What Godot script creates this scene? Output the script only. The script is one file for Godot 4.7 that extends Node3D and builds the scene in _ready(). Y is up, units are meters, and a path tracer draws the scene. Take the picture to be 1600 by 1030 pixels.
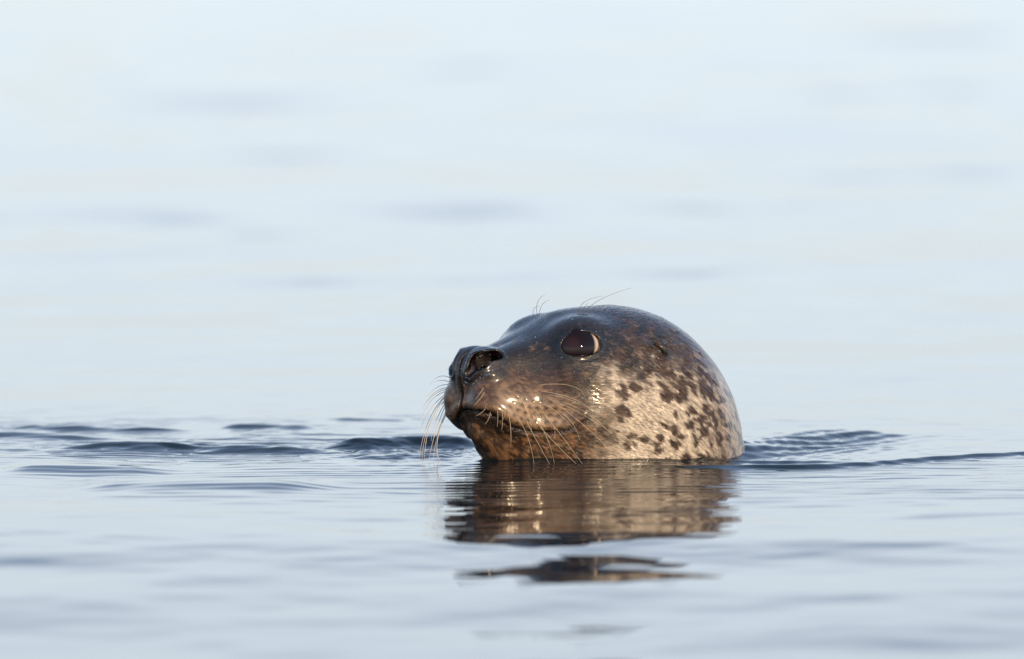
extends Node3D
# A harbour seal with its head out of calm water, seen through a long lens from just above the surface.
# Seal shapes are worked out in millimetres as (t, s, u): t behind the nose tip, s towards the seal's left, u above the water.

const YAW := 0.6632251            # the seal looks 38 degrees out of profile towards the viewer
const T0 := 190.0                 # the neck, where the seal's node stands
const CELL := 3.0
const SURFACE_LIFT := -2.5

var ed := Vector3()
var ep := Vector3()
var ex := Vector3()
var ey := Vector3()
var seal_at := Vector3()
var lip := PackedFloat32Array()
var spots: Array = []
var n_patch := FastNoiseLite.new()
var n_fine := FastNoiseLite.new()
var n_streak := FastNoiseLite.new()
var n_warp := FastNoiseLite.new()
var n_swell := FastNoiseLite.new()
var n_chop := FastNoiseLite.new()
var n_rip := FastNoiseLite.new()

# ------------------------------------------------------------------ scene
func _ready() -> void:
	var cam := Camera3D.new()
	cam.name = "camera"
	var attr := CameraAttributesPhysical.new()
	attr.frustum_focal_length = 17.5 / (0.321875 / 8.0)
	attr.frustum_focus_distance = 7.94
	attr.exposure_aperture = 9.0
	attr.frustum_near = 0.05
	attr.frustum_far = 9000.0
	cam.attributes = attr
	cam.keep_aspect = Camera3D.KEEP_HEIGHT
	cam.fov = rad_to_deg(2.0 * atan(0.321875 / 8.0))
	cam.near = 0.05
	cam.far = 9000.0
	add_child(cam)
	cam.position = Vector3(0, 0.6, 8.0)
	cam.rotation.x = -(atan(0.6 / 8.0) - atan(0.128125 / 8.0))
	cam.current = true

	var we := WorldEnvironment.new()
	we.name = "world_environment"
	var env := Environment.new()
	env.background_mode = Environment.BG_SKY
	var sky := Sky.new()
	var sm := PanoramaSkyMaterial.new()
	sm.panorama = make_sky()
	sky.sky_material = sm
	env.sky = sky
	env.tonemap_mode = Environment.TONE_MAPPER_LINEAR
	env.tonemap_exposure = 1.0
	env.sdfgi_enabled = true
	env.ssao_enabled = true
	env.ssil_enabled = true
	we.environment = env
	add_child(we)

	var sun := DirectionalLight3D.new()
	sun.name = "sun"
	sun.light_energy = 1.6
	sun.light_color = Color(1.0, 0.87, 0.70)
	sun.light_angular_distance = 0.5
	sun.shadow_enabled = true
	add_child(sun)
	sun.look_at_from_position(Vector3.ZERO, -Vector3(0.46, 0.28, 0.84))

	setup()
	make_water()
	make_seal()

# clear morning air: a faintly warm haze on the horizon, brightest a little above it, blue overhead
func make_sky() -> ImageTexture:
	var stops := [[0.0, Vector3(0.86, 0.895, 0.89)], [2.0, Vector3(0.91, 1.005, 1.055)], [4.5, Vector3(1.06, 1.205, 1.30)], [7.5, Vector3(1.17, 1.33, 1.49)], [10.0, Vector3(1.04, 1.19, 1.39)], [13.0, Vector3(0.67, 0.86, 1.15)],
		[18.0, Vector3(0.44, 0.61, 0.92)], [26.0, Vector3(0.32, 0.48, 0.78)], [45.0, Vector3(0.23, 0.36, 0.60)], [90.0, Vector3(0.16, 0.27, 0.48)]]
	var h := 1024
	var im := Image.create_empty(8, h, false, Image.FORMAT_RGBF)
	for y in h:
		var e := 90.0 - 180.0 * (y + 0.5) / h
		var c := Vector3(0.03, 0.05, 0.06)
		if e > 0.0:
			for k in stops.size() - 1:
				if e <= stops[k + 1][0]:
					c = stops[k][1].lerp(stops[k + 1][1], sst(stops[k][0], stops[k + 1][0], e) * 0.4 + 0.6 * (e - stops[k][0]) / (stops[k + 1][0] - stops[k][0]))
					break
		for x in 8:
			im.set_pixel(x, y, Color(c.x, c.y, c.z))
	return ImageTexture.create_from_image(im)

func setup() -> void:
	seal_at = Vector3(-0.04875 + T0 * 0.001 * cos(YAW), 0, 0.0678 - T0 * 0.001 * sin(YAW))
	ed = Vector3(-0.36, 0.88, 0.32).normalized()
	ep = Vector3(98.5, 62.5, 120)
	ex = Vector3(0, 0, 1).cross(ed).normalized()
	if ex.x < 0.0: ex = -ex
	ex += Vector3(0, 0, 0.12)
	ex = (ex - ed * ex.dot(ed)).normalized()
	ey = ex.cross(ed)
	if ey.z < 0.0: ey = -ey
	var mt := [-10, 6, 9, 15, 28, 41, 55, 66, 73, 83, 120]
	var mu := [57.5, 57, 55.5, 50, 42, 38, 36, 36, 38, 44, 66]
	lip.resize(131)
	for i in 131:
		var t := i - 10.0
		for k in 10:
			if t <= mt[k + 1]:
				lip[i] = lerpf(mu[k], mu[k + 1], (t - mt[k]) / (mt[k + 1] - mt[k]))
				break
	for r in 3:
		var was := lip.duplicate()
		for i in 131:
			var sum := 0.0
			for k in range(-3, 4): sum += was[clampi(i + k, 0, 130)]
			lip[i] = sum / 7.0
	for n in [[n_patch, 0.032, 3, 11], [n_fine, 0.16, 2, 12], [n_warp, 0.05, 2, 13], [n_streak, 0.30, 2, 14], [n_swell, 1.0, 2, 21], [n_chop, 1.0, 3, 22], [n_rip, 1.0, 2, 23]]:
		n[0].noise_type = FastNoiseLite.TYPE_SIMPLEX_SMOOTH
		n[0].frequency = n[1]
		n[0].fractal_octaves = n[2]
		n[0].seed = n[3]

func share_out(work: Callable, count: int) -> void:
	var crew: Array = []
	for w in 4:
		var th := Thread.new()
		th.start(_stride.bind(work, w, count))
		crew.append(th)
	for th in crew: th.wait_to_finish()
func _stride(work: Callable, w: int, count: int) -> void:
	for i in range(w, count, 4): work.call(i)

# ------------------------------------------------------------------ small maths
func sst(a: float, b: float, x: float) -> float:
	var q := clampf((x - a) / (b - a), 0.0, 1.0)
	return q * q * (3.0 - 2.0 * q)
func bell(x: float, w: float) -> float:
	var q := x / w
	return exp(-q * q)
func smin(a: float, b: float, k: float) -> float:
	var h := maxf(k - absf(a - b), 0.0) / k
	return minf(a, b) - h * h * k * 0.25
func ell(p: Vector3, c: Vector3, r: Vector3) -> float:
	var q := (p - c) / r
	var k0 := q.length()
	return k0 * (k0 - 1.0) / maxf((q / r).length(), 1e-6)
func cap(p: Vector3, a: Vector3, b: Vector3, ra: float, rb: float) -> float:
	var pa := p - a
	var ba := b - a
	var h := clampf(pa.dot(ba) / ba.dot(ba), 0.0, 1.0)
	return (pa - ba * h).length() - (ra + (rb - ra) * h)

func nostril(m: Vector3) -> float:
	return smin(cap(m, Vector3(24, 23, 109), Vector3(7, 18.5, 104), 5.6, 7.8), cap(m, Vector3(7, 18.5, 104), Vector3(-1, 14, 94), 7.8, 3.4), 4.0)
func lip_u(t: float, s: float) -> float:
	var i := clampf(t + 10.0, 0.0, 129.0)
	var k := int(i)
	return lerpf(lip[k], lip[k + 1], i - k) - 13.0 * sst(2, -22, s) * sst(40, 20, t)
func almond(m: Vector3) -> float:
	var e := m - ep if m.y > 0.0 else Vector3(m.x - 9.0, -m.y, m.z + 4.0) - ep
	return Vector2(e.dot(ex) / 19.5, e.dot(ey) / 12.2).length()

# the seal's skin as a distance field
func sdf(p: Vector3) -> float:
	var s := p.y
	var a := absf(s)
	var m := Vector3(p.x, a, p.z)
	var t := p.x
	var u := p.z
	var far := sst(10, -10, s)   # the far eye sits a touch lower and further back
	var mm := Vector3(t - 9.0 * far, a, u + 4.0 * far)
	var d := ell(p, Vector3(171, 0, 61), Vector3(106, 84, 87))
	d = smin(d, cap(p, Vector3(203, 0, -6), Vector3(276, 0, -260), 116, 148), 80)
	if t < 230.0:
		d = smin(d, cap(p, Vector3(30, 0, 86), Vector3(122, 0, 98), 23, 44), 30)
		d = smin(d, ell(m, Vector3(120, 36, 64), Vector3(66, 44, 48)), 40)
		d = smin(d, cap(m, Vector3(27, 12, 97), Vector3(84, 24, 96), 15, 22), 18)
		if u < 105.0:
			d = smin(d, cap(p, Vector3(30, 0, 38), Vector3(96, 0, 6), 21, 46), 16)
			d = smin(d, cap(m, Vector3(52, 12, 37), Vector3(112, 32, 26), 21, 40), 22)
		if t < 180.0 and u > 62.0:
			d = smin(d, ell(mm, Vector3(110, 38, 113), Vector3(24, 22, 24)), 24)
			d = smin(d, ell(mm, Vector3(118, 41, 127), Vector3(26, 15, 12)), 20)
	if t < 130.0:
		d = smin(d, ell(m, Vector3(33, 21, 66), Vector3(35, 22, 28)), 14)
		d = smin(d, ell(m, Vector3(60, 29, 60), Vector3(46, 26, 29)), 16)
		d = smin(d, cap(p, Vector3(22, 0, 60), Vector3(22, 0, 85), 18, 18), 14)
		d = smin(d, ell(m, Vector3(19, 8, 98), Vector3(20, 19, 18)), 14)
	if absf(d) > 22.0:
		return d
	if t > 110.0:
		d -= 0.8 * n_warp.get_noise_3d(t * 0.3, s * 0.3, u * 0.3) * sst(130, 180, t)
	# eye: lids, fold and socket
	if t > 60.0 and t < 150.0 and u > 85.0:
		var e := mm - ep
		var dx := e.dot(ex)
		var dy := e.dot(ey)
		var dd := e.dot(ed)
		var al := Vector2(dx / 19.5, dy / 12.2).length()
		var near := sst(26, 8, absf(dd))
		d -= near * (1.0 * bell(al - 1.09, 0.12) - 0.35 * bell(al - 1.42, 0.16) * sst(6, -6, dy) - 0.3 * bell(al - 2.0, 0.3) * sst(0, -10, dy))
		d = -smin(-d, ell(Vector3(dx, dy, dd), Vector3(0, 0, 2), Vector3(19.5, 12.3, 16)), 3)
		# brow pit with its folds
		d += 1.8 * bell((mm - Vector3(124, 34, 147)).length(), 6.0)
	if t < 60.0:
		var nh := nostril(m)
		d -= 1.2 * bell(nh - 2.6, 2.2) + 2.0 * bell(((m - Vector3(16, 31, 92)) / Vector3(12, 6, 5)).length(), 1.0)
		nh = smin(nh, cap(m, Vector3(14, 17, 104), Vector3(48, 9, 97), 9, 7), 3)
		d = -smin(-d, nh, 2.5)
		var ph := sst(52, 60, u) * sst(116, 108, u) * sst(26, 14, t)
		d += ph * (3.2 * bell(s - 0.3, 1.5) - bell(a - 4.0, 2.5))
	if t < 95.0:
		var dm := u - lip_u(t, s)
		var mk := sst(92, 78, t)
		d += mk * (4.0 * bell(dm, 1.5) - 2.0 * bell(dm - 5.5, 5.5) - 0.9 * bell(dm + 4.5, 2.2) + 1.5 * bell(dm + 12.0, 6.0) * sst(40, 20, t) + 1.2 * bell(dm - 17.0, 6.0) * sst(35, 50, t))
		d += mk * (3.5 * sst(1, -12, dm) * sst(40, 8, t) - 2.5 * bell(dm + 13.0, 7.0) * bell(s - 2.0, 9.0) * sst(30, 12, t))
		# follicle rows on the whisker pad
		if dm > 3.0 and dm < 40.0 and t > 14.0:
			var row := dm / 6.5
			var fx := t / 7.5 + 0.5 * float(int(row) % 2)
			var q := Vector2(fx - roundf(fx), row - floorf(row) - 0.5)
			d += 0.15 * bell(q.length(), 0.2) * sst(14, 24, t) * sst(82, 66, t) * sst(36, 28, dm) * sst(2, 6, dm)
	if t > 160.0 and t < 210.0:
		var er := m - Vector3(183, 83, 113)
		var ev := Vector3(er.x * 0.87 + er.z * 0.5, er.y, -er.x * 0.5 + er.z * 0.87)
		d -= 2.5 * bell(Vector3(ev.x + 7.0, ev.y * 0.55, (ev.z - 3.0) * 0.55).length(), 6.0)
		d = -smin(-d, ell(ev, Vector3.ZERO, Vector3(4.5, 8, 8)), 3)
	return d

func grad(p: Vector3, e: float) -> Vector3:
	var k1 := sdf(p + Vector3(e, -e, -e))
	var k2 := sdf(p + Vector3(-e, -e, e))
	var k3 := sdf(p + Vector3(-e, e, -e))
	var k4 := sdf(p + Vector3(e, e, e))
	return Vector3(k1 - k2 - k3 + k4, -k1 - k2 + k3 + k4, -k1 + k2 - k3 + k4) / (4.0 * e)

func probe(p: Vector3, e: float) -> Vector4:
	var k1 := sdf(p + Vector3(e, -e, -e))
	var k2 := sdf(p + Vector3(-e, -e, e))
	var k3 := sdf(p + Vector3(-e, e, -e))
	var k4 := sdf(p + Vector3(e, e, e))
	return Vector4((k1 - k2 - k3 + k4) / (4.0 * e), (-k1 - k2 + k3 + k4) / (4.0 * e), (-k1 + k2 - k3 + k4) / (4.0 * e), 0.25 * (k1 + k2 + k3 + k4))

func settle(p: Vector3, rounds := 2) -> Vector3:
	for r in rounds:
		var g := grad(p, 0.5)
		var l := g.length_squared()
		if l > 0.02:
			p -= g * clampf(sdf(p) / l, -3.0, 3.0)
	return p

func seal_point(p: Vector3) -> Vector3:
	return Vector3(p.x - T0, p.z + SURFACE_LIFT, p.y) * 0.001
func seal_dir(v: Vector3) -> Vector3:
	return Vector3(v.x, v.z, v.y)

# ------------------------------------------------------------------ the coat
func coat(p: Vector3) -> Color:
	var t := p.x
	var a := absf(p.y)
	var u := p.z
	var m := Vector3(t, a, u)
	var w1 := n_warp.get_noise_3dv(p)
	var w2 := n_warp.get_noise_3d(p.x + 300.0, p.y, p.z)
	var pa := n_patch.get_noise_3dv(p * 1.5)
	var fi := n_fine.get_noise_3d(p.x * 0.55 + p.z * 0.4, p.y, p.z * 1.1 + p.x * 0.3)
	var dark := Vector3(0.021, 0.0165, 0.014)
	var c := dark
	# paler flecks on crown and face, greyer ground low on the neck
	var marble := sst(0.06, 0.38, pa + 0.5 * fi + 0.10 * sst(120, 170, t) - 0.25 * sst(105, 140, u) - 0.12 * sst(112, 92, t))
	c = c.lerp(Vector3(0.155, 0.1, 0.064), marble * 0.7)
	c = c.lerp(Vector3(0.013, 0.012, 0.012), 0.4 * sst(124, 146, u + 30.0 * w1 + 16.0 * fi))
	c = c.lerp(Vector3(0.27, 0.225, 0.185) * (1.0 + 0.3 * fi), sst(122, 70, u + 22.0 * w2) * sst(140, 185, t) * 0.85)
	# brown muzzle
	var muz := sst(100, 70, t + 8.0 * w1)
	c = c.lerp(Vector3(0.058, 0.034, 0.021).lerp(Vector3(0.135, 0.08, 0.046), sst(-0.1, 0.4, fi + pa * 0.5)), muz * sst(104, 84, u + 10.0 * w2))
	var dm := u - lip_u(t, p.y)
	c = c.lerp(Vector3(0.30, 0.21, 0.138) * (1.0 + 0.5 * fi), 0.8 * sst(10, 24, t) * sst(88, 66, t) * sst(38, 24, dm + 8.0 * w1) * sst(0, 5, dm))
	# blue-black mottling between nose, eye and cheek
	var mott := n_patch.get_noise_3d(p.x * 2.4 + 50.0, p.y * 2.4, p.z * 2.4) + 0.5 * fi
	c = c.lerp(Vector3(0.018, 0.016, 0.017), 0.62 * sst(0.02, 0.24, mott) * sst(38, 56, t) * sst(66, 82, u))
	# pale cheek and throat
	var edge := u - (92.0 - 0.12 * (t - 130.0)) + 22.0 * w1 + 12.0 * fi
	var li := sst(88, 122, t + 12.0 * w2 + (u - 45.0) * -0.1) * sst(12, -14, edge) * sst(245, 185, t + 25.0 * w2)
	c = c.lerp(Vector3(0.48, 0.42, 0.34) * (1.0 + 0.2 * fi), li)
	# chestnut jaw
	var jaw := sst(135, 85, t + 18.0 * w1) * sst(4, -4, dm + 5.0 * w2 - sst(80, 110, t) * 2.0)
	c = c.lerp(Vector3(0.04, 0.024, 0.015).lerp(Vector3(0.165, 0.09, 0.045), sst(-0.25, 0.45, fi + w1 * 0.7)), jaw * 0.95)
	c = c.lerp(Vector3(0.22, 0.13, 0.068), 0.6 * sst(78, 60, t) * bell(dm - 4.0, 4.5) * sst(0, 2, dm))
	# spots
	if t > 75.0:
		var q := m + Vector3(w1, w2, w1 - w2) * 5.0
		var best := 0.0
		for sp in spots:
			var dv: Vector3 = q - sp[0]
			var along: float = dv.dot(Vector3(0.82, 0.2, -0.54))
			var l: float = sqrt(maxf(dv.length_squared() - 0.5 * along * along, 0.0)) / sp[1]
			if l < 1.6:
				best = maxf(best, sst(1.2, 0.55, l + 0.45 * fi))
		# the back is spotted all over
		var more := n_fine.get_noise_3d(p.x * 0.42 + 90.0, p.y * 0.42, p.z * 0.42)
		best = maxf(best, sst(0.04, 0.26, more + 0.30 * sst(170, 280, t + 0.9 * u - 60.0) - 0.2) * sst(135, 165, t))
		c = c.lerp(Vector3(0.05, 0.029, 0.018), best * 0.97)
	# follicles
	if t < 90.0 and dm > 3.0:
		var row := dm / 6.5
		var fx := t / 7.5 + 0.5 * float(int(row) % 2)
		var ql := Vector2(fx - roundf(fx), row - floorf(row) - 0.5).length()
		c = c.lerp(Vector3(0.02, 0.014, 0.012), 0.92 * bell(ql, 0.27) * sst(14, 24, t) * sst(84, 66, t) * sst(36, 28, dm))
	# mouth, nose, eye rims, ear
	c = c.lerp(Vector3(0.014, 0.01, 0.009), bell(dm, 1.6 + 2.2 * sst(32, 8, t)) * sst(92, 80, t))  # dark lip line, widened in front to paint the shade of the gap
	if t < 60.0:
		var nh := nostril(m)
		c = c.lerp(Vector3(0.020, 0.017, 0.016), maxf(sst(14, 5, nh), sst(34, 24, t) * sst(82, 92, u)))
		c = c.lerp(Vector3(0.004, 0.003, 0.003), sst(3.0, 0.8, nh))  # the hollow's shade is painted in as near black
		c = c.lerp(Vector3(0.015, 0.012, 0.012), bell(p.y - 0.3, 1.6) * sst(52, 60, u) * sst(116, 108, u) * sst(26, 14, t))
	elif t < 150.0 and u > 85.0:
		c = c.lerp(Vector3(0.010, 0.009, 0.009), sst(1.85, 1.4, almond(p) + 0.25 * fi))
	c = c.lerp(Vector3(0.02, 0.016, 0.012), bell((m - Vector3(185, 81, 112)).length(), 8.0))
	# wet strands lie along the coat
	var hd := hair_dir(p).normalized()
	var sk := n_streak.get_noise_3dv(p - hd * (0.88 * (p - Vector3(85, 90, 65)).dot(hd)))
	c *= clampf(1.0 + 0.65 * sk * sst(25, 45, t), 0.4, 1.6)
	c *= lerpf(0.5, 1.0, sst(0.0, 7.0, u + 5.0 * w1))   # soaked at the waterline, with the water's dark reflection painted in
	return Color(c.x, c.y, c.z)

func hair_dir(p: Vector3) -> Vector3:
	var v := Vector3(1.0, 0.15 * signf(p.y), -0.75 * sst(90, 210, p.x) - 0.2)
	if p.x < 85.0: # hairs fan out from the nose
		var o := p - Vector3(-10, 0, 92)
		v = v.lerp(o.normalized() * 1.2, sst(85, 40, p.x))
	return v

# ------------------------------------------------------------------ mesh of the body: surface nets, then each quad split and settled on the skin
const NX := 142
const NY := 102
const NZ := 76
const ORG := Vector3(-16.5, -151.5, -64.5)
const BLK := 5
var slabs: Array = []
var active := PackedByteArray()
const BX := 29
const BY := 21
const BZ := 16
var quads := PackedVector3Array()
var pieces: Array = []
var CHUNKS := 24

func _slab(i: int) -> void:
	var v := PackedFloat32Array()
	v.resize(NY * NZ)
	v.fill(1000.0)
	var bi0 := maxi(i - 1, 0) / BLK
	var bi1 := i / BLK
	for j in NY:
		var bj0 := maxi(j - 1, 0) / BLK
		var bj1 := j / BLK
		for k in NZ:
			var bk0 := maxi(k - 1, 0) / BLK
			var bk1 := k / BLK
			if active[(bi0 * BY + bj0) * BZ + bk0] + active[(bi1 * BY + bj1) * BZ + bk1] + active[(bi0 * BY + bj1) * BZ + bk1] + active[(bi1 * BY + bj0) * BZ + bk1] + active[(bi1 * BY + bj1) * BZ + bk0] + active[(bi0 * BY + bj0) * BZ + bk1] + active[(bi0 * BY + bj1) * BZ + bk0] + active[(bi1 * BY + bj0) * BZ + bk0] > 0:
				v[j * NZ + k] = sdf(ORG + Vector3(i, j, k) * CELL)
	slabs[i] = v

func _refine(c: int) -> void:
	var n_quads := quads.size() / 4
	var from := c * n_quads / CHUNKS
	var to := (c + 1) * n_quads / CHUNKS
	var P := PackedVector3Array()
	var N := PackedVector3Array()
	var C := PackedColorArray()
	var I := PackedInt32Array()
	var HT := []
	var HC := PackedColorArray()
	var B := []
	var rng := RandomNumberGenerator.new()
	rng.seed = 100 + c
	for q in range(from, to):
		var a := quads[q * 4]
		var b := quads[q * 4 + 1]
		var d := quads[q * 4 + 2]
		var e := quads[q * 4 + 3]
		var mid := (a + b + d + e) * 0.25
		var n := 1
		if mid.z > -6.0:
			n = 3 if (mid.y > -6.0 and mid.x < 245.0) or mid.x < 50.0 else 2
		var first := P.size()
		var gm := grad(mid, 0.5)
		for i in n + 1:
			for j in n + 1:
				var fi := float(i) / n
				var fj := float(j) / n
				var p := (a.lerp(b, fi)).lerp(e.lerp(d, fi), fj)
				var near := probe(p, 0.35)
				var gl := near.x * near.x + near.y * near.y + near.z * near.z
				if gl > 0.02:
					p -= Vector3(near.x, near.y, near.z) * clampf(near.w / gl, -2.5, 2.5)
				near = probe(p, 0.3)
				var g := Vector3(near.x, near.y, near.z)
				gl = g.length_squared()
				if gl > 0.02:
					p -= g * clampf(near.w / gl, -1.0, 1.0)
				var nn := g.normalized()
				P.push_back(seal_point(p))
				if p.x > 40.0:
					# wet hair combed into strands: the skin leans a little to either side of each strand
					var hd := hair_dir(p).normalized()
					var across := nn.cross(hd).normalized()
					var base := p - hd * (0.9 * (p - Vector3(85, 90, 65)).dot(hd))
					var tilt := n_streak.get_noise_3dv(base + across * 0.4) - n_streak.get_noise_3dv(base - across * 0.4)
					nn = (nn - across * (tilt * lerpf(0.3, 0.9, sst(115, 165, p.x)) * sst(40, 60, p.x))).normalized()
				N.push_back(seal_dir(nn))
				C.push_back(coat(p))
				if n == 3 and i < n and j < n and mid.z > -3.0:
					drip(p, nn, rng, B)
					for extra in 2:
						grow(p, nn, C[C.size() - 1], rng, HT, HC)
		var flip := (b - a).cross(e - a).dot(gm) > 0.0
		for i in n:
			for j in n:
				var k := first + i * (n + 1) + j
				var k2 := k + n + 1
				# (t, s, u) -> (t, u, s) mirrors, so this order is clockwise seen from outside
				if flip:
					I.append_array([k, k2, k2 + 1, k, k2 + 1, k + 1])
				else:
					I.append_array([k, k2 + 1, k2, k, k + 1, k2 + 1])
	pieces[c] = [P, N, C, I, HT, HC, B]

# one hair at p, lying back along the coat
func grow(p: Vector3, n: Vector3, tint: Color, rng: RandomNumberGenerator, HT: Array, HC: PackedColorArray) -> void:
	var length := 5.0
	var t := p.x
	if t < 70.0:
		if nostril(Vector3(t, absf(p.y), p.z)) < 9.0 or p.z > 108.0 and t < 35.0: return
		length = 3.2
	elif t < 150.0 and p.z > 85.0:
		var al := almond(p)
		if al < 1.18: return
		length = lerpf(2.2, 5.0, clampf((al - 1.18) / 0.9, 0.0, 1.0))
	if t < 92.0:
		var dm := p.z - lip_u(t, p.y)
		if absf(dm) < 1.4: return
		if dm < 0.0: length = 4.0
		elif dm > 3.0 and dm < 36.0 and t > 14.0:
			length = lerpf(2.6, 4.6, sst(62, 90, t))
			var row := dm / 6.5
			var fx := t / 7.5 + 0.5 * float(int(row) % 2)
			if Vector2(fx - roundf(fx), row - floorf(row) - 0.5).length() < 0.27: return
	# slicked down on the crown, the back of the neck and the bridge of the nose
	if rng.randf() < 0.12 + 0.88 * maxf(sst(0.25, 0.7, n.z + 0.5 * sst(205, 275, t)), 0.85 * sst(105, 88, t) * sst(84, 96, p.z)): return
	if Vector3(t - 185.0, absf(p.y) - 81.0, p.z - 112.0).length() < 7.0: return
	var side := n.cross(Vector3(0.3, 0.5, 0.8)).normalized()
	var p2 := p + (side * rng.randf_range(-0.7, 0.7) + side.cross(n) * rng.randf_range(-0.7, 0.7)) - n * 0.15
	var v := hair_dir(p)
	v = (v - n * v.dot(n)).normalized()
	v = (v + n.cross(v) * (rng.randfn(0.0, 0.13) + 0.5 * n_warp.get_noise_3dv(p * 1.7))).normalized()
	var z := seal_dir(v)
	var y := seal_dir(n)
	var x := y.cross(z).normalized()
	var l := length * rng.randf_range(0.7, 1.2) * 0.001
	p2 -= v * (l * 450.0)
	HT.append(Transform3D(x * (rng.randf_range(0.4, 0.85) * 0.001), y * l, z * l, seal_point(p2)))
	var k := exp(rng.randf_range(-0.9, 0.55))
	HC.push_back(Color(tint.r * k, tint.g * k, tint.b * k))

func net_vertex(i: int, j: int, k: int) -> Vector3:
	var sum := Vector3()
	var count := 0
	var v := [0.0, 0.0, 0.0, 0.0, 0.0, 0.0, 0.0, 0.0]
	for c in 8:
		v[c] = slabs[i + (c & 1)][(j + (c >> 1 & 1)) * NZ + k + (c >> 2 & 1)]
	for c in 8:
		for ax in 3:
			var o := c | (1 << ax)
			if o != c and (v[c] < 0.0) != (v[o] < 0.0):
				var f: float = v[c] / (v[c] - v[o])
				var pc := Vector3(c & 1, c >> 1 & 1, c >> 2 & 1)
				pc[ax] += f
				sum += pc
				count += 1
	return ORG + (Vector3(i, j, k) + sum / maxi(count, 1)) * CELL

func body_mesh() -> ArrayMesh:
	active.resize(BX * BY * BZ)
	for i in BX:
		for j in BY:
			for k in BZ:
				var c := ORG + (Vector3(i, j, k) + Vector3(0.5, 0.5, 0.5)) * (BLK * CELL)
				active[(i * BY + j) * BZ + k] = 1 if absf(sdf(c)) < BLK * CELL * 0.87 + 6.0 else 0
	slabs.resize(NX)
	share_out(_slab, NX)
	var at := {}
	var vert := func(i: int, j: int, k: int) -> Vector3:
		var key := (i * 512 + j) * 512 + k
		if not at.has(key):
			at[key] = net_vertex(i, j, k)
		return at[key]
	for i in range(1, NX - 1):
		var s0: PackedFloat32Array = slabs[i]
		var s1: PackedFloat32Array = slabs[i + 1]
		for j in range(1, NY - 1):
			for k in range(1, NZ - 1):
				var v0 := s0[j * NZ + k]
				if v0 > 999.0: continue
				var vx := s1[j * NZ + k]
				var vy := s0[(j + 1) * NZ + k]
				var vz := s0[j * NZ + k + 1]
				if vx < 999.0 and (v0 < 0.0) != (vx < 0.0):
					quads.append_array([vert.call(i, j - 1, k - 1), vert.call(i, j, k - 1), vert.call(i, j, k), vert.call(i, j - 1, k)])
				if vy < 999.0 and (v0 < 0.0) != (vy < 0.0):
					quads.append_array([vert.call(i - 1, j, k - 1), vert.call(i, j, k - 1), vert.call(i, j, k), vert.call(i - 1, j, k)])
				if vz < 999.0 and (v0 < 0.0) != (vz < 0.0):
					quads.append_array([vert.call(i - 1, j - 1, k), vert.call(i, j - 1, k), vert.call(i, j, k), vert.call(i - 1, j, k)])
	pieces.resize(CHUNKS)
	share_out(_refine, CHUNKS)
	var P := PackedVector3Array()
	var N := PackedVector3Array()
	var C := PackedColorArray()
	var I := PackedInt32Array()
	for pc in pieces:
		var off := P.size()
		P.append_array(pc[0])
		N.append_array(pc[1])
		C.append_array(pc[2])
		var idx: PackedInt32Array = pc[3]
		for x in idx.size(): idx[x] += off
		I.append_array(idx)
	return commit(P, N, C, I)

func commit(P: PackedVector3Array, N: PackedVector3Array, C: PackedColorArray, I: PackedInt32Array) -> ArrayMesh:
	var arr := []
	arr.resize(Mesh.ARRAY_MAX)
	arr[Mesh.ARRAY_VERTEX] = P
	arr[Mesh.ARRAY_NORMAL] = N
	if C.size(): arr[Mesh.ARRAY_COLOR] = C
	arr[Mesh.ARRAY_INDEX] = I
	var mesh := ArrayMesh.new()
	mesh.add_surface_from_arrays(Mesh.PRIMITIVE_TRIANGLES, arr)
	return mesh

func part(called: String, mesh: Mesh, mat: Material, parent: Node) -> MeshInstance3D:
	var o := MeshInstance3D.new()
	o.name = called
	o.mesh = mesh
	o.material_override = mat
	parent.add_child(o, true)
	return o

func ball(r: float, centre: Vector3, axis: Vector3, from_angle: float, to_angle: float, paint: Callable) -> ArrayMesh:
	var P := PackedVector3Array()
	var N := PackedVector3Array()
	var C := PackedColorArray()
	var I := PackedInt32Array()
	var side := axis.cross(Vector3.UP).normalized()
	var up := side.cross(axis)
	var rows := 28
	var cols := 48
	for i in rows + 1:
		var th := lerpf(from_angle, to_angle, float(i) / rows)
		for j in cols + 1:
			var ph := TAU * j / cols
			var n := axis * cos(th) + (side * cos(ph) + up * sin(ph)) * sin(th)
			P.push_back(centre + n * r)
			N.push_back(n)
			C.push_back(paint.call(n))
	for i in rows:
		for j in cols:
			var k := i * (cols + 1) + j
			var k2 := k + cols + 1
			I.append_array([k, k2, k + 1, k + 1, k2, k2 + 1])
	return commit(P, N, C, I)

func hair_mesh(pts: Array, r0: float, r1: float) -> ArrayMesh:
	var P := PackedVector3Array()
	var N := PackedVector3Array()
	var I := PackedInt32Array()
	var steps := 16
	var ring := 6
	for i in steps + 1:
		var f := float(i) / steps
		var a: Vector3 = pts[0].lerp(pts[1], f)
		var b: Vector3 = pts[1].lerp(pts[2], f)
		var p := a.lerp(b, f)
		var d := (b - a).normalized()
		var s := d.cross(Vector3(0.3, 0.2, 0.93)).normalized()
		var w := s.cross(d)
		var r := lerpf(r0, r1, f * f * 0.6 + f * 0.4)
		for j in ring:
			var n := s * cos(TAU * j / ring) + w * sin(TAU * j / ring)
			P.push_back(p + n * r)
			N.push_back(n)
	for i in steps:
		for j in ring:
			var k := i * ring + j
			var k1 := i * ring + (j + 1) % ring
			I.append_array([k, k1, k + ring, k1, k1 + ring, k + ring])
	return commit(P, N, PackedColorArray(), I)

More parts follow.
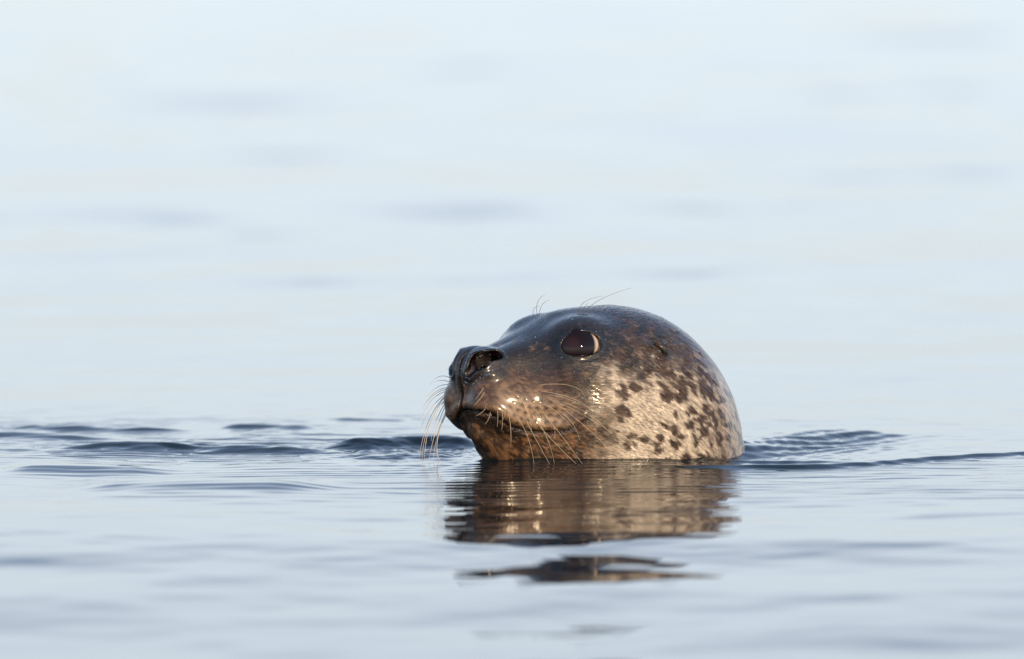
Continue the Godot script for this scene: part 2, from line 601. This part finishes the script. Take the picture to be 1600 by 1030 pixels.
# ------------------------------------------------------------------ the seal
func make_seal() -> void:
	for v in [[158, 93, 94, 5.0], [137, 97, 78, 7.5], [125, 95, 76, 6.2], [121, 98, 55, 7.5], [164, 112, 44, 3.8], [172, 114, 37, 5.6], [133, 103, 34, 5.0], [142, 107, 28, 5.6], [131, 102, 28, 5.6], [125, 99, 21, 5.6],
			[117, 96, 36, 5.0], [109, 92, 29, 6.9], [155, 112, 27, 4.4], [154, 112, 19, 4.4], [172, 116, 22, 6.2], [180, 116, 29, 3.8], [192, 115, 40, 6.2], [197, 112, 53, 5.0], [209, 114, 44, 5.0], [209, 115, 35, 5.0],
			[196, 117, 27, 5.0], [228, 113, 27, 5.6], [229, 114, 18, 5.0], [166, 115, 9, 4.4], [184, 118, 7, 6.2], [204, 119, 9, 5.6], [237, 113, 6, 5.0], [173, 105, 71, 8.8], [167, 103, 75, 5.6], [184, 108, 67, 7.5],
			[178, 98, 87, 8.1], [190, 103, 78, 7.5], [203, 103, 75, 6.2], [201, 97, 88, 6.2], [219, 95, 86, 5.6], [220, 101, 73, 6.2], [217, 109, 56, 5.0], [217, 111, 48, 5.0], [225, 111, 45, 5.0], [225, 112, 36, 4.4],
			[169, 54, 136, 5.6], [155, 63, 128, 6.9], [159, 76, 118, 8.1], [135, 79, 109, 8.8], [211, 66, 123, 5.6], [214, 82, 106, 6.2], [173, 90, 102, 5.6], [227, 83, 100, 5.6], [227, 103, 66, 5.0], [241, 106, 44, 5.0],
			[248, 107, 25, 5.0], [257, 104, 8, 4.4], [97, 85, 24, 5.6], [85, 75, 18, 5.0], [104, 91, 39, 4.4], [196, 51, 137, 6.2], [238, 64, 114, 5.6]]:
		spots.append([Vector3(v[0], v[1], v[2]), v[3] * 0.95])
	var seal := Node3D.new()
	seal.name = "harbor_seal"
	add_child(seal)
	seal.rotation.y = YAW
	seal.position = seal_at
	seal.set_meta("label", "dark spotted harbor seal with wet head raised above calm water, snout pointing left")
	seal.set_meta("category", "seal")

	var skin := StandardMaterial3D.new()
	skin.resource_name = "wet_skin"
	skin.vertex_color_use_as_albedo = true
	skin.roughness = 0.33
	skin.clearcoat_enabled = true
	skin.clearcoat = 0.6
	skin.clearcoat_roughness = 0.16
	skin.metallic_specular = 0.4
	var pores := NoiseTexture2D.new()
	var pn := FastNoiseLite.new()
	pn.noise_type = FastNoiseLite.TYPE_SIMPLEX_SMOOTH
	pn.frequency = 0.09
	pn.fractal_octaves = 3
	pn.seed = 5
	pores.width = 512
	pores.height = 512
	pores.seamless = true
	pores.as_normal_map = true
	pores.bump_strength = 6.0
	pores.noise = pn
	skin.normal_enabled = true
	skin.normal_texture = pores
	skin.normal_scale = 0.95
	skin.uv1_triplanar = true
	skin.uv1_scale = Vector3(17, 17, 17)
	part("body", body_mesh(), skin, seal)

	# eyes
	var white := StandardMaterial3D.new()
	white.vertex_color_use_as_albedo = true
	white.roughness = 0.12
	var glass := StandardMaterial3D.new()
	glass.vertex_color_use_as_albedo = true
	glass.roughness = 0.04
	glass.metallic_specular = 0.4
	for sd in [1.0, -1.0]:
		var flipped := Vector3(1, sd, 1)
		var c := seal_point((ep + ey * 1.0 - ed * 23.2) * flipped + (Vector3() if sd > 0.0 else Vector3(9, 0, -4)))
		var out := seal_dir(ed * flipped)
		var back := seal_dir(ex * flipped)
		var gaze := (out * cos(0.37) - back * sin(0.37)).normalized()
		var sclera := func(n: Vector3) -> Color:
			var v := n.dot(back)
			var white_part := Color(0.52, 0.41, 0.35).lerp(Color(0.40, 0.13, 0.09), sst(0.66, 0.76, v) * 0.7)
			return Color(0.03, 0.018, 0.015).lerp(white_part, sst(0.86, 1.02, acos(clampf(n.dot(gaze), -1, 1))))
		var eye := part("eye", ball(0.027, c, out, 0.0, 1.5, sclera), white, seal)
		var iris := func(n: Vector3) -> Color:
			var f := acos(clampf(n.dot(gaze), -1, 1))
			return Color(0.020, 0.009, 0.009).lerp(Color(0.009, 0.006, 0.006), sst(0.15, 0.45, f)).lerp(Color(0.004, 0.004, 0.004), sst(0.7, 0.85, f))
		part("iris", ball(0.0273, c, gaze, 0.0, 0.87, iris), glass, eye)

	make_fur(seal)
	make_droplets(seal)
	make_whiskers(seal)

func make_fur(seal: Node3D) -> void:
	# one blade of wet hair: a low roof, 1 long and 1 wide, bent down at the tip
	var P := PackedVector3Array()
	var N := PackedVector3Array()
	var I := PackedInt32Array()
	for i in 4:
		var f := i / 3.0
		var w := 0.5 * (1.0 - 0.92 * f * f)
		var y := 0.9 * f - 0.8 * f * f
		for sd in [-1.0, 0.0, 1.0]:
			P.push_back(Vector3(sd * w, y * 0.09 + (0.02 if sd == 0.0 else 0.0), f))
			N.push_back(Vector3(sd * 0.3, 1.0, 0.02).normalized())
	for i in 3:
		for j in 2:
			var k := i * 3 + j
			I.append_array([k, k + 1, k + 3, k + 1, k + 4, k + 3])
	var mat := StandardMaterial3D.new()
	mat.resource_name = "wet_hair"
	mat.vertex_color_use_as_albedo = true
	mat.roughness = 0.3
	mat.clearcoat_enabled = true
	mat.clearcoat = 0.3
	mat.clearcoat_roughness = 0.2
	mat.metallic_specular = 0.36
	var mm := MultiMesh.new()
	mm.transform_format = MultiMesh.TRANSFORM_3D
	mm.use_colors = true
	mm.mesh = commit(P, N, PackedColorArray(), I)
	var count := 0
	for pc in pieces: count += pc[4].size()
	mm.instance_count = count
	var at := 0
	for pc in pieces:
		var T: Array = pc[4]
		var C: PackedColorArray = pc[5]
		for i in T.size():
			mm.set_instance_transform(at, T[i])
			mm.set_instance_color(at, C[i])
			at += 1
	var o := MultiMeshInstance3D.new()
	o.name = "fur"
	o.multimesh = mm
	o.material_override = mat
	o.set_meta("kind", "stuff")
	seal.add_child(o, true)

# beads of water caught in the coat
func make_droplets(seal: Node3D) -> void:
	var bead := SphereMesh.new()
	bead.radius = 1.0
	bead.height = 2.0
	bead.radial_segments = 10
	bead.rings = 6
	var wet := StandardMaterial3D.new()
	wet.resource_name = "water_bead"
	wet.albedo_color = Color(0.9, 0.95, 1.0, 0.12)
	wet.roughness = 0.06
	wet.refraction_enabled = true
	wet.refraction_scale = 0.033
	var mm := MultiMesh.new()
	mm.transform_format = MultiMesh.TRANSFORM_3D
	mm.mesh = bead
	var all: Array = []
	for pc in pieces: all.append_array(pc[6])
	mm.instance_count = all.size()
	for i in all.size(): mm.set_instance_transform(i, all[i])
	var o := MultiMeshInstance3D.new()
	o.name = "water_droplets"
	o.multimesh = mm
	o.material_override = wet
	o.set_meta("kind", "stuff")
	seal.add_child(o, true)

func drip(p: Vector3, n: Vector3, rng: RandomNumberGenerator, B: Array) -> void:
	var chance := 0.002
	if p.x < 92.0:
		var dm := p.z - lip_u(p.x, p.y)
		chance += 0.30 * bell(dm + 2.6, 1.5) * sst(20, 40, p.x)
		chance += 0.015 * sst(4, 12, dm) * sst(30, 20, dm) * sst(14, 26, p.x) * sst(84, 66, p.x)
		if p.x < 40.0:
			var nh := nostril(Vector3(p.x, absf(p.y), p.z))
			chance += 0.06 * bell(nh - 2.6, 1.0) + 0.12 * bell(nh - 8.0, 1.5) * sst(106, 98, p.z)
	chance += 0.025 * bell((p - Vector3(119, 92, 66)).length(), 12.0)
	chance += 0.12 * bell(p.z - 4.0, 2.0)
	if p.z > 85.0 and p.x > 60.0 and p.x < 150.0:
		chance += 0.012 * bell(almond(p) - 1.3, 0.1)
	if rng.randf() > chance: return
	var r := rng.randf_range(0.22, 0.62) * 0.001
	var y := seal_dir(n)
	var x := y.cross(Vector3(0.2, 0.3, 0.9)).normalized()
	B.append(Transform3D(x * r, y * r * 0.8, x.cross(y) * r, seal_point(p + n * 0.5)))

func make_whiskers(seal: Node3D) -> void:
	var horn := StandardMaterial3D.new()
	horn.resource_name = "whisker_horn"
	horn.albedo_color = Color(0.50, 0.41, 0.29).linear_to_srgb()
	horn.roughness = 0.3
	horn.backlight_enabled = true
	horn.backlight = Color(0.35, 0.3, 0.22)
	var pale: StandardMaterial3D = horn.duplicate()
	pale.resource_name = "pale_whisker_horn"
	pale.albedo_color = Color(0.66, 0.60, 0.50).linear_to_srgb()
	var dark := StandardMaterial3D.new()
	dark.resource_name = "brow_hair"
	dark.albedo_color = Color(0.16, 0.13, 0.09).linear_to_srgb()
	dark.roughness = 0.35
	# root on the skin (t, s, u), then how far the bend and the tip lie from it in the world, in millimetres
	var near := [
		[Vector3(11, 40, 68), Vector3(3, -16, 4), Vector3(1, -25, 6)],
		[Vector3(21, 48, 55), Vector3(3, -16, 6), Vector3(2, -31, 8)],
		[Vector3(19, 43, 74), Vector3(3, -13, 4), Vector3(-1, -24, 6)],
		[Vector3(28, 50, 53), Vector3(14, -16, 11), Vector3(18, -48, 16)],
		[Vector3(38, 53, 49), Vector3(11, -21, 14), Vector3(29, -52, 20)],
		[Vector3(42, 54, 56), Vector3(18, -16, 13), Vector3(24, -49, 18)],
		[Vector3(48, 56, 47), Vector3(27, -31, 15), Vector3(52, -50, 22)],
		[Vector3(54, 58, 56), Vector3(29, -35, 17), Vector3(42, -54, 24)],
		[Vector3(54, 60, 63), Vector3(12, -2, 10), Vector3(31, -25, 14)],
		[Vector3(44, 55, 61), Vector3(11, -11, 6), Vector3(12, -19, 8)],
		[Vector3(66, 67, 56), Vector3(15, -6, 8), Vector3(21, -26, 12)],
		[Vector3(68, 69, 61), Vector3(36, -27, 15), Vector3(51, -46, 22)],
		[Vector3(64, 66, 67), Vector3(30, -4, 15), Vector3(58, -36, 22)],
		[Vector3(55, 59, 70), Vector3(27, -5, 20), Vector3(84, -45, 28)],
		[Vector3(53, 53, 82), Vector3(43, 6, 10), Vector3(46, -14, 14)],
		[Vector3(53, 56, 76), Vector3(37, -2, 14), Vector3(64, -26, 20)],
		[Vector3(58, 61, 73), Vector3(30, -2, 18), Vector3(74, -31, 26)],
		[Vector3(32, 50, 72), Vector3(11, -15, 7), Vector3(12, -33, 10)],
		[Vector3(5, 31, 78), Vector3(-5, -8, 7), Vector3(-11, -14, 10)],
		[Vector3(6, 28, 81), Vector3(-4, -6, 7), Vector3(-9, -12, 10)],
		[Vector3(2, 34, 62), Vector3(2, -3, 6), Vector3(-9, -9, 8)],
		[Vector3(8, 34, 56), Vector3(0, -6, 6), Vector3(-5, -12, 8)],
		[Vector3(61, 63, 46), Vector3(6, -8, 6), Vector3(2, -16, 8)],
		[Vector3(15, 44, 62), Vector3(2, -11, 6), Vector3(0, -22, 8)],
	]
	var brow := [
		[Vector3(126, 25, 147), Vector3(-3, 15, 7), Vector3(23, 19, 10)],
		[Vector3(129, 26, 147), Vector3(11, 17, 10), Vector3(48, 27, 14)],
		[Vector3(128, 32, 147), Vector3(14, 17, 6), Vector3(38, 9, 8)],
		[Vector3(118, 36, 147), Vector3(4, 11, 6), Vector3(9, 14, 8)],
		[Vector3(51, 14, 115), Vector3(2, 9, 3), Vector3(4, 12, 4)],
		[Vector3(120, -34, 143), Vector3(-3, 16, 0), Vector3(10, 21, 4)],
		[Vector3(122, -33, 143), Vector3(1, 12, 0), Vector3(10, 14, 2)],
		[Vector3(116, -35, 143), Vector3(-2, 9, 0), Vector3(6, 9, 2)],
	]
	var far := [
		[Vector3(6, -28, 86), Vector3(-9, 6, -6), Vector3(-19, -4, -12)], [Vector3(6, -30, 83), Vector3(-10, 4, -4), Vector3(-20, -3, -8)],
		[Vector3(7, -31, 80), Vector3(-10, 1, -10), Vector3(-21, -12, -16)], [Vector3(7, -32, 77), Vector3(-14, -2, -6), Vector3(-23, -18, -12)],
		[Vector3(8, -34, 73), Vector3(-18, -6, -10), Vector3(-24, -27, -14)], [Vector3(8, -35, 70), Vector3(-20, -14, -6), Vector3(-26, -40, -10)],
		[Vector3(9, -36, 69), Vector3(-22, -22, -8), Vector3(-27, -69, -10)], [Vector3(9, -33, 68), Vector3(-17, -22, -2), Vector3(-19, -48, -6)],
		[Vector3(10, -36, 65), Vector3(-24, -28, -10), Vector3(-23, -66, -14)], [Vector3(6, -28, 64), Vector3(-20, -18, 6), Vector3(-20, -64, 4)],
		[Vector3(10, -35, 60), Vector3(-14, -32, -6), Vector3(-17, -60, -8)], [Vector3(11, -34, 56), Vector3(-13, -30, -4), Vector3(-13, -56, -6)],
		[Vector3(12, -34, 53), Vector3(-15, -28, -8), Vector3(-8, -53, -10)], [Vector3(12, -33, 54), Vector3(-18, -36, -2), Vector3(-3, -54, -4)],
		[Vector3(8, -33, 75), Vector3(-16, -4, -12), Vector3(-25, -22, -16)], [Vector3(9, -34, 62), Vector3(-12, -20, -8), Vector3(-14, -38, -10)],
	]
	var skin_to_world := Basis(Vector3.UP, YAW)
	for set in [[near, horn, 0.24], [far, pale, 0.36], [brow, dark, 0.26]]:
		for w in set[0]:
			var root: Vector3 = settle(w[0], 4)
			var a := seal_point(root - grad(root, 0.5).normalized())
			var b: Vector3 = a + skin_to_world.transposed() * (w[1] * 0.001)
			var c: Vector3 = a + skin_to_world.transposed() * (w[2] * 0.001)
			part("brow_whisker" if set[1] == dark else "whisker", hair_mesh([a, b, c], set[2] * 0.001, 0.00008), set[1], seal)

# ------------------------------------------------------------------ water
var gx := PackedFloat32Array()
var gz := PackedFloat32Array()
var rows: Array = []

func axis_grid(lo: float, hi: float, step: float, grow: float, limit: float, fast: float, end: float) -> PackedFloat32Array:
	var right := []
	var x := hi
	var d := step
	while x < end:
		d *= grow if x < limit else fast
		x += d
		right.append(x)
	var left := []
	x = lo
	d = step
	while x > -end:
		d *= grow if x > -limit else fast
		x -= d
		left.append(x)
	left.reverse()
	var v := PackedFloat32Array(left)
	var n := int(ceil((hi - lo) / step))
	for i in n + 1:
		v.push_back(lerpf(lo, hi, float(i) / n))
	v.append_array(PackedFloat32Array(right))
	return v

func ridge(p: Vector2, pts: Array, sigma: float, a0: float, a1: float) -> float:
	var best := 1e9
	var amp := 0.0
	var n := pts.size() - 1
	for i in n:
		var a: Vector2 = pts[i]
		var ba: Vector2 = pts[i + 1] - a
		var f := clampf((p - a).dot(ba) / ba.length_squared(), 0.0, 1.0)
		var d := (p - a - ba * f).length_squared()
		if d < best:
			best = d
			var along := (i + f) / n
			amp = lerpf(a0, a1, along) * sst(0.0, 0.25, along) * sst(1.0, 0.75, along)
	return amp * exp(-best / (sigma * sigma))

var R := []
func make_ridges() -> void:
	R = [
		[[Vector2(-0.66, -0.38), Vector2(-0.52, -0.35), Vector2(-0.38, -0.30)], 0.024, 0.0055, 0.005],
		[[Vector2(-0.53, -0.48), Vector2(-0.45, -0.45), Vector2(-0.32, -0.40)], 0.022, 0.005, 0.004],
		[[Vector2(-0.47, -0.16), Vector2(-0.33, -0.15), Vector2(-0.14, -0.06)], 0.024, 0.0075, 0.008],
		[[Vector2(-0.31, -0.46), Vector2(-0.25, -0.45), Vector2(-0.20, -0.43)], 0.016, 0.004, 0.004],
		[[Vector2(-0.19, -0.55), Vector2(-0.145, -0.56), Vector2(-0.10, -0.57)], 0.016, 0.003, 0.003],
		[[Vector2(-0.20, -0.14), Vector2(-0.10, -0.20), Vector2(-0.02, -0.20)], 0.022, 0.009, 0.011],
		[[Vector2(-0.20, -0.05), Vector2(-0.12, -0.03), Vector2(-0.03, -0.03)], 0.018, 0.003, 0.005],
		[[Vector2(-0.50, 0.10), Vector2(-0.42, 0.11), Vector2(-0.32, 0.14)], 0.055, 0.005, 0.004],
		[[Vector2(-0.42, 0.30), Vector2(-0.30, 0.32), Vector2(-0.15, 0.36)], 0.075, 0.007, 0.006],
		[[Vector2(0.02, 0.125), Vector2(0.16, 0.125), Vector2(0.28, 0.105), Vector2(0.342, 0.06), Vector2(0.405, -0.01), Vector2(0.51, -0.09), Vector2(0.66, -0.24), Vector2(0.85, -0.42)], 0.011, 0.0042, 0.0036],
		[[Vector2(0.16, 0.045), Vector2(0.23, 0.03), Vector2(0.34, 0.00)], 0.012, 0.003, 0.002],
		[[Vector2(0.19, 0.01), Vector2(0.25, -0.14), Vector2(0.31, -0.30), Vector2(0.42, -0.38)], 0.035, 0.014, 0.005],
	]

func wave_height(x: float, z: float, sx: float, sz: float) -> float:
	var p := Vector2(x, z)
	var h := 0.0
	var f1 := sst(0.5, 0.12, sz) * sst(1.6, 0.4, sx)
	if f1 > 0.0:
		h += lerpf(0.0025, 0.0098, sst(-0.6, -5.0, z)) * f1 * n_swell.get_noise_2d(x * 1.5 + z * 0.2, z * 1.25)
	h -= 0.014 * sst(0.95, 1.95, z) * sst(5.0, 2.4, z) * exp(-x * x / 4.0)
	if z < -1.0:
		h += 0.042 * sst(-1.2, -9.0, z) * sst(3.0, 0.8, sz) * n_swell.get_noise_2d(x * 0.42 + 70.0, z * 0.36)
	var f2 := sst(0.12, 0.03, sz) * sst(0.5, 0.12, sx)
	if f2 > 0.0:
		h += lerpf(0.0015, 0.0021, bell(z - 0.5, 0.5)) * f2 * n_chop.get_noise_2d(x * 3.6 + 40.0 + z * 0.5, z * 4.2)
	if absf(x) < 1.2 and z > -1.2 and z < 2.6:
		var f3 := sst(0.03, 0.01, sz) * sst(0.03, 0.01, sx)
		h += 0.00026 * f3 * n_rip.get_noise_2d(x * 6.0 + 9.0, z * 34.0)
		# the swell that folds the reflection
		h -= 0.0078 * sst(0.86, 1.16, z + 0.05 * sin(x * 6.0)) * exp(-(x - 0.1) * (x - 0.1) / 0.5) * sst(2.6, 1.6, z)
		if z < 0.7:
			var lumpy := 0.9 + 0.45 * n_chop.get_noise_2d(x * 5.0 + 5.0, z * 8.0)
			for r in R:
				h += (lumpy if x < 0.0 and z < 0.0 else 1.0) * ridge(p, r[0], r[1], r[2], r[3])
			var e0 := sst(-0.02, -0.12, z) * sst(-1.15, -0.25, z) * lerpf(0.3, 1.0, sst(0.10, -0.10, x)) * (0.75 + 0.7 * n_chop.get_noise_2d(x * 2.5 + 31.0, z * 3.0))
			if e0 > 0.01:
				h += (0.0014 * n_chop.get_noise_2d(x * 6.0 + z * 4.0, z * 19.0) + 0.0006 * n_chop.get_noise_2d(x * 19.0 + 3.0 + z * 8.0, z * 42.0)) * e0
			# short chop under the chin and on the left wave
			var e1 := bell(x + 0.09, 0.10) * bell(z + 0.09, 0.10)
			if e1 > 0.01:
				h += 0.0030 * e1 * n_chop.get_noise_2d(x * 26.0, z * 22.0)
			var e2 := bell(x + 0.36, 0.16) * bell(z + 0.14, 0.16)
			if e2 > 0.01:
				h += 0.0006 * e2 * sin(z * 250.0 - x * 50.0 + 5.0 * n_chop.get_noise_2d(x * 8.0, z * 8.0))
			# ripples that fan out behind the neck
			var e3 := bell(x - 0.30, 0.09) * bell(z + 0.2 + (x - 0.3) * 0.6, 0.16)
			if e3 > 0.01:
				h += 0.0010 * e3 * sin(x * 210.0 + z * 150.0 + 3.0 * n_chop.get_noise_2d(x * 7.0, z * 7.0))
			# fine train in front of the head
			var e4 := bell(z - 0.22, 0.26) * bell(x - 0.12, 0.5)
			if e4 > 0.01:
				h += 0.00035 * e4 * sin(z * 230.0 + x * 14.0 + 4.0 * n_chop.get_noise_2d(x * 3.0, z * 5.0))
			# water piled up against the chest
			# the skin of water that climbs the fur, and the rings it sends out
			if absf(x - 0.09) < 0.30 and absf(z + 0.02) < 0.32:
				var q := Basis(Vector3.UP, -YAW) * (Vector3(x, 0, z) - seal_at) * 1000.0
				var dist := maxf(sdf(Vector3(q.x + T0, q.z, 2.5)), 0.0)
				h += 0.0022 * exp(-dist / 5.0) + 0.0005 * sin(dist * 0.36) * exp(-dist / 45.0)
			h += 0.006 * bell((p - Vector2(0.07, 0.05)).length(), 0.13)
	return h

func _water_row(j: int) -> void:
	var v := PackedFloat32Array()
	v.resize(gx.size())
	var z := gz[j]
	var sz := gz[mini(j + 1, gz.size() - 1)] - gz[maxi(j - 1, 0)]
	sz *= 0.5
	for i in gx.size():
		var sx := 0.5 * (gx[mini(i + 1, gx.size() - 1)] - gx[maxi(i - 1, 0)])
		v[i] = wave_height(gx[i], z, sx, sz)
	rows[j] = v

func make_water() -> void:
	make_ridges()
	gx = axis_grid(-0.62, 0.60, 0.0045, 1.045, 6.0, 1.25, 6000.0)
	gz = axis_grid(-0.58, 0.32, 0.0024, 1.012, 40.0, 1.12, 6000.0)
	rows.resize(gz.size())
	share_out(_water_row, gz.size())
	var nx := gx.size()
	var nz := gz.size()
	var P := PackedVector3Array()
	var N := PackedVector3Array()
	var I := PackedInt32Array()
	P.resize(nx * nz)
	N.resize(nx * nz)
	for j in nz:
		var r0: PackedFloat32Array = rows[maxi(j - 1, 0)]
		var r: PackedFloat32Array = rows[j]
		var r1: PackedFloat32Array = rows[mini(j + 1, nz - 1)]
		var dz := gz[mini(j + 1, nz - 1)] - gz[maxi(j - 1, 0)]
		for i in nx:
			var i0 := maxi(i - 1, 0)
			var i1 := mini(i + 1, nx - 1)
			P[j * nx + i] = Vector3(gx[i], r[i], gz[j])
			N[j * nx + i] = Vector3(-(r[i1] - r[i0]) / (gx[i1] - gx[i0]), 1.0, -(r1[i] - r0[i]) / dz).normalized()
	I.resize((nx - 1) * (nz - 1) * 6)
	var at := 0
	for j in nz - 1:
		for i in nx - 1:
			var k := j * nx + i
			I[at] = k
			I[at + 1] = k + 1
			I[at + 2] = k + nx
			I[at + 3] = k + 1
			I[at + 4] = k + nx + 1
			I[at + 5] = k + nx
			at += 6
	var mat := StandardMaterial3D.new()
	mat.resource_name = "sea_water"
	mat.albedo_color = Color(0.006, 0.014, 0.019).linear_to_srgb()
	mat.roughness = 0.02
	mat.metallic_specular = 0.354
	var w := part("water", commit(P, N, PackedColorArray(), I), mat, self)
	w.set_meta("kind", "structure")
	w.set_meta("label", "calm pale blue sea water with low ripples around the seal")
